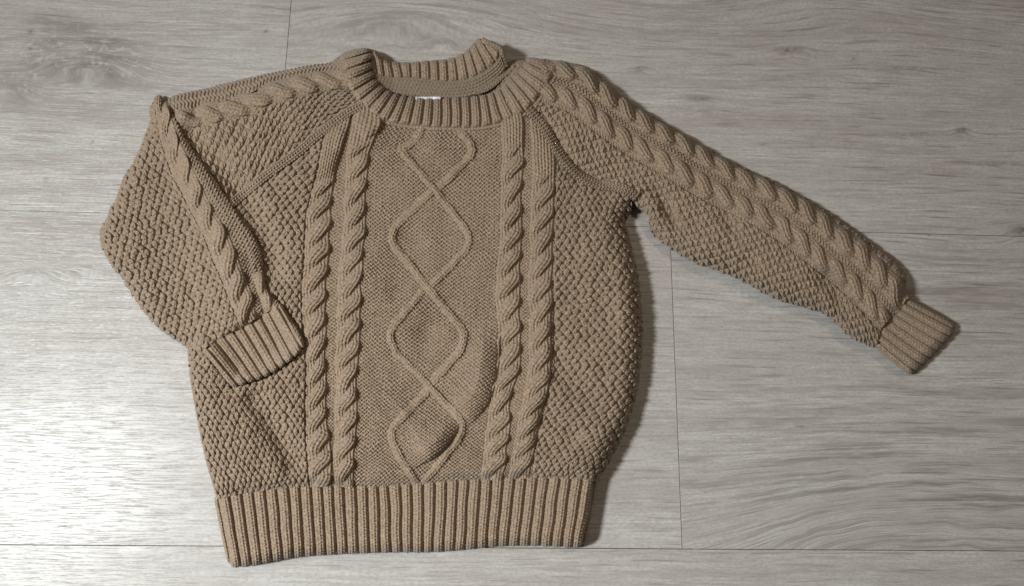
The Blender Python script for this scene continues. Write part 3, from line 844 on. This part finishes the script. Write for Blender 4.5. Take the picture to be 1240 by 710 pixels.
# tone features: (photo x, y, radius x, radius y, strength)
SPOTS = [(957,61,20,4.5,.7),(776,83,9,2.6,.95),(846,120,15,3.2,.8),(1165,158,8,3.5,.8),(1105,163,34,2.2,.6),(1236,279,14,6,.9),(535,52,9,3,.6),
         (37,60,2,2,.9),(37,38,2.5,2.5,.8),(322,38,2,2,.9),(322,9,7,1.2,.6),(112,172,2,1.5,.8),(56,216,2.2,1.3,.9),(1034,72,2,1.2,.9),
         (1122,541,1.6,1.2,1.0),(1125,285,1.3,1,1.0),(75,567,3,.9,.5),(120,567,12,1,.5),(160,570,14,1,.4),(38,631,4,3,.35),(970,516,7,1.2,.7),
         (924,175,7,1.6,.6),(970,92,40,2.5,.3),(1100,83,60,2.0,.5),(35,330,26,5,.3),(100,325,30,3,.25),(1190,198,50,3,.5),(855,135,14,2,.5)]
def grain_fields(px, py, pid):
    """v displacement (px) and tone / knot / ring strengths of the wood at photo pixels"""
    g = np.zeros(px.shape)
    def gs(cx, cy, sx_, sy_, sk=0.0):
        x = px - cx; y = py - cy - sk * x
        return np.exp(-(x / sx_) ** 2 - (y / sy_) ** 2)
    if pid == 0: g += 30 * gs(102, 78, 66, 20, .06) + 16 * gs(10, 108, 28, 14)            # big eye top left
    if pid == 1: g += 42 * gs(490, 14, 170, 34)                                            # cathedral top middle
    if pid == 3: g += 150 * np.exp(-(np.minimum(px - 1120, 0) / 205) ** 2 - ((py - 706) / 112) ** 2) * (1 + 0.05 * vnoise(px / 30, py / 14))           # arches lower right
    if pid == 1: g += 24 * gs(1000, 0, 170, 40, .2)
    for (cx, cy, rx, ry, k) in SPOTS:
        if rx > 6: g += ry * 2.2 * gs(cx, cy, rx * 1.6, ry * 2.4)
    g += 2.6 * vnoise(px / 130 + 5, py / 60) + 0.7 * vnoise(px / 50, py / 24 + 8)
    knot = np.zeros(px.shape)
    for (cx, cy, rx, ry, k) in SPOTS:
        q = ((px - cx) / rx) ** 2 + ((py - cy) / ry) ** 2
        knot += 1.25 * k * np.exp(-q * 1.0) * (0.75 + 0.5 * vnoise(px / 3.0, py / 1.4))
    crack = np.abs(vnoise(px / 9 + 3, py / 6))
    eye = gs(100, 66, 85, 34, .08) + 0.7 * gs(18, 105, 34, 22)
    knot += 0.95 * eye * (0.75 + 0.35 * vnoise(px / 22, py / 7)) * sstep(0.02, 0.14, crack) - 0.22 * gs(98, 70, 28, 10)
    knot += 0.35 * gs(62, 25, 40, 12) * (0.7 + .5 * vnoise(px / 12, py / 4))
    tone = 0.38 + 0.5 * sstep(650, 1150, px) + 0.12 * vnoise(px / 90, py / 40 + 3)
    ring = (0.95 * gs(1150, 590, 330, 105) if pid == 3 else 0.0) + 0.55 * gs(500, 25, 180, 40) + 0.55 * gs(104, 72, 110, 55) + 0.6 * gs(1150, 345, 150, 60) + 0.30 * gs(1000, 0, 300, 60) + 0.14
    return g, np.clip(tone, 0, 1), np.clip(knot, 0, 1), np.clip(ring, 0, 1)

def to_px(W_):
    q = W_ - C_; zc = q @ F_
    return (q @ R_) / zc * FOC + PW / 2, -(q @ U_) / zc * FOC + PH / 2

def plank(u0, u1, v0, v1, tint):
    stp = 0.0011
    def ticks(a, b, c0, c1):       # fine in view, coarse beyond
        f0, f1 = max(a, c0), min(b, c1)
        out = [a]
        if f1 > f0: out += list(np.arange(f0, f1, stp)) + [f1]
        out += [b]
        if f0 > a + .05: out += list(np.linspace(a, f0, 12))
        if f1 < b - .05: out += list(np.linspace(f1, b, 12))
        return np.unique(np.round(out, 6))
    us = ticks(u0 + GAP, u1 - GAP, -0.36, 0.37); vs = ticks(v0 + GAP, v1 - GAP, -0.20, 0.22)
    bev = 0.00020
    us = np.unique(np.r_[us, u0 + GAP + bev, u1 - GAP - bev]); vs = np.unique(np.r_[vs, v0 + GAP + bev, v1 - GAP - bev])
    Ug, Vg = np.meshgrid(us, vs)
    X = Ug[..., None] * dx + Vg[..., None] * dy
    edge = np.minimum(np.minimum(Ug - us[0], us[-1] - Ug), np.minimum(Vg - vs[0], vs[-1] - Vg))
    Z = np.where(edge < bev * .5, -0.00006, 0.0)
    Wt = np.dstack([X, Z])
    nr, nc = Ug.shape; idx = np.arange(nr * nc).reshape(nr, nc)
    q = np.stack([idx[:-1,:-1], idx[:-1,1:], idx[1:,1:], idx[1:,:-1]], -1).reshape(-1, 4)
    loop = np.array(list(idx[0,:]) + list(idx[1:,-1]) + list(idx[-1,-2::-1]) + list(idx[-2:0:-1,0]))
    V = Wt.reshape(-1, 3); low = V[loop].copy(); low[:, 2] = -0.008
    n0 = len(V); k = len(loop); j = np.arange(k)
    rim = np.stack([loop, n0 + j, n0 + (j + 1) % k, np.roll(loop, -1)], -1)
    me_o = mesh_obj('plank', np.vstack([V, low]), np.vstack([q, rim]), M_WOOD, floor)
    me = me_o.data
    me.polygons.foreach_set('use_smooth', np.zeros(len(me.polygons), bool))
    Pw = np.vstack([V, low]); Pw[:, 2] = 0
    ppx, ppy = to_px(Pw)
    ppx = np.clip(ppx, -900, 2200); ppy = np.clip(ppy, -700, 1400)
    g, tone, knot, ring = grain_fields(ppx, ppy, int(tint))
    uvx = Pw[:, :2] @ dx + tint * 1.7; uvy = Pw[:, :2] @ dy - g * PXM + tint * 0.83
    lay = me.uv_layers.new(name='grain')
    li = np.empty(len(me.loops), np.int32); me.loops.foreach_get('vertex_index', li)
    lay.data.foreach_set('uv', np.stack([uvx, uvy], 1)[li].astype(np.float32).ravel())
    ca = me.color_attributes.new('tone', 'FLOAT_COLOR', 'POINT')
    ca.data.foreach_set('color', np.stack([tone, knot, ring, np.ones_like(tone)], 1).astype(np.float32).ravel())

E = 1.6
plank(-E, J0, vA, vA + Wp, 0.0)
plank(J0, E, vA, vA + Wp, 1.0)
plank(-E, J1, vB, vA, 2.0)
plank(J1, E, vB, vA, 3.0)
plank(-E, E, vB - Wp, vB, 4.0)
plank(-E, 0.2, vA + Wp, vA + 2 * Wp, 5.0)
plank(0.2, E, vA + Wp, vA + 2 * Wp, 6.0)
plank(-E, E, vA + 2 * Wp, vA + 3 * Wp, 7.0)
plank(-E, -0.4, vA + 3 * Wp, vA + 4 * Wp, 8.0)
plank(-0.4, E, vA + 3 * Wp, vA + 4 * Wp, 9.0)
plank(-E, E, vA + 4 * Wp, vA + 5 * Wp, 10.0)
plank(-E, 0.1, vB - 2 * Wp, vB - Wp, 11.0)
plank(0.1, E, vB - 2 * Wp, vB - Wp, 12.0)
plank(-E, E, vB - 3 * Wp, vB - 2 * Wp, 13.0)
sb = at(np.array([620.]), np.array([355.]), 0)[0]
V = np.array([(-1.7,-.9,-.009),(1.7,-.9,-.009),(1.7,1.3,-.009),(-1.7,1.3,-.009)])
V = np.vstack([V, V - [0, 0, .01]])
o = mesh_obj('subfloor', V, np.array([(0,1,2,3),(7,6,5,4),(0,4,5,1),(1,5,6,2),(2,6,7,3),(3,7,4,0)]), M_DARK, None)
o['kind'] = 'structure'
o.data.polygons.foreach_set('use_smooth', np.zeros(6, bool))
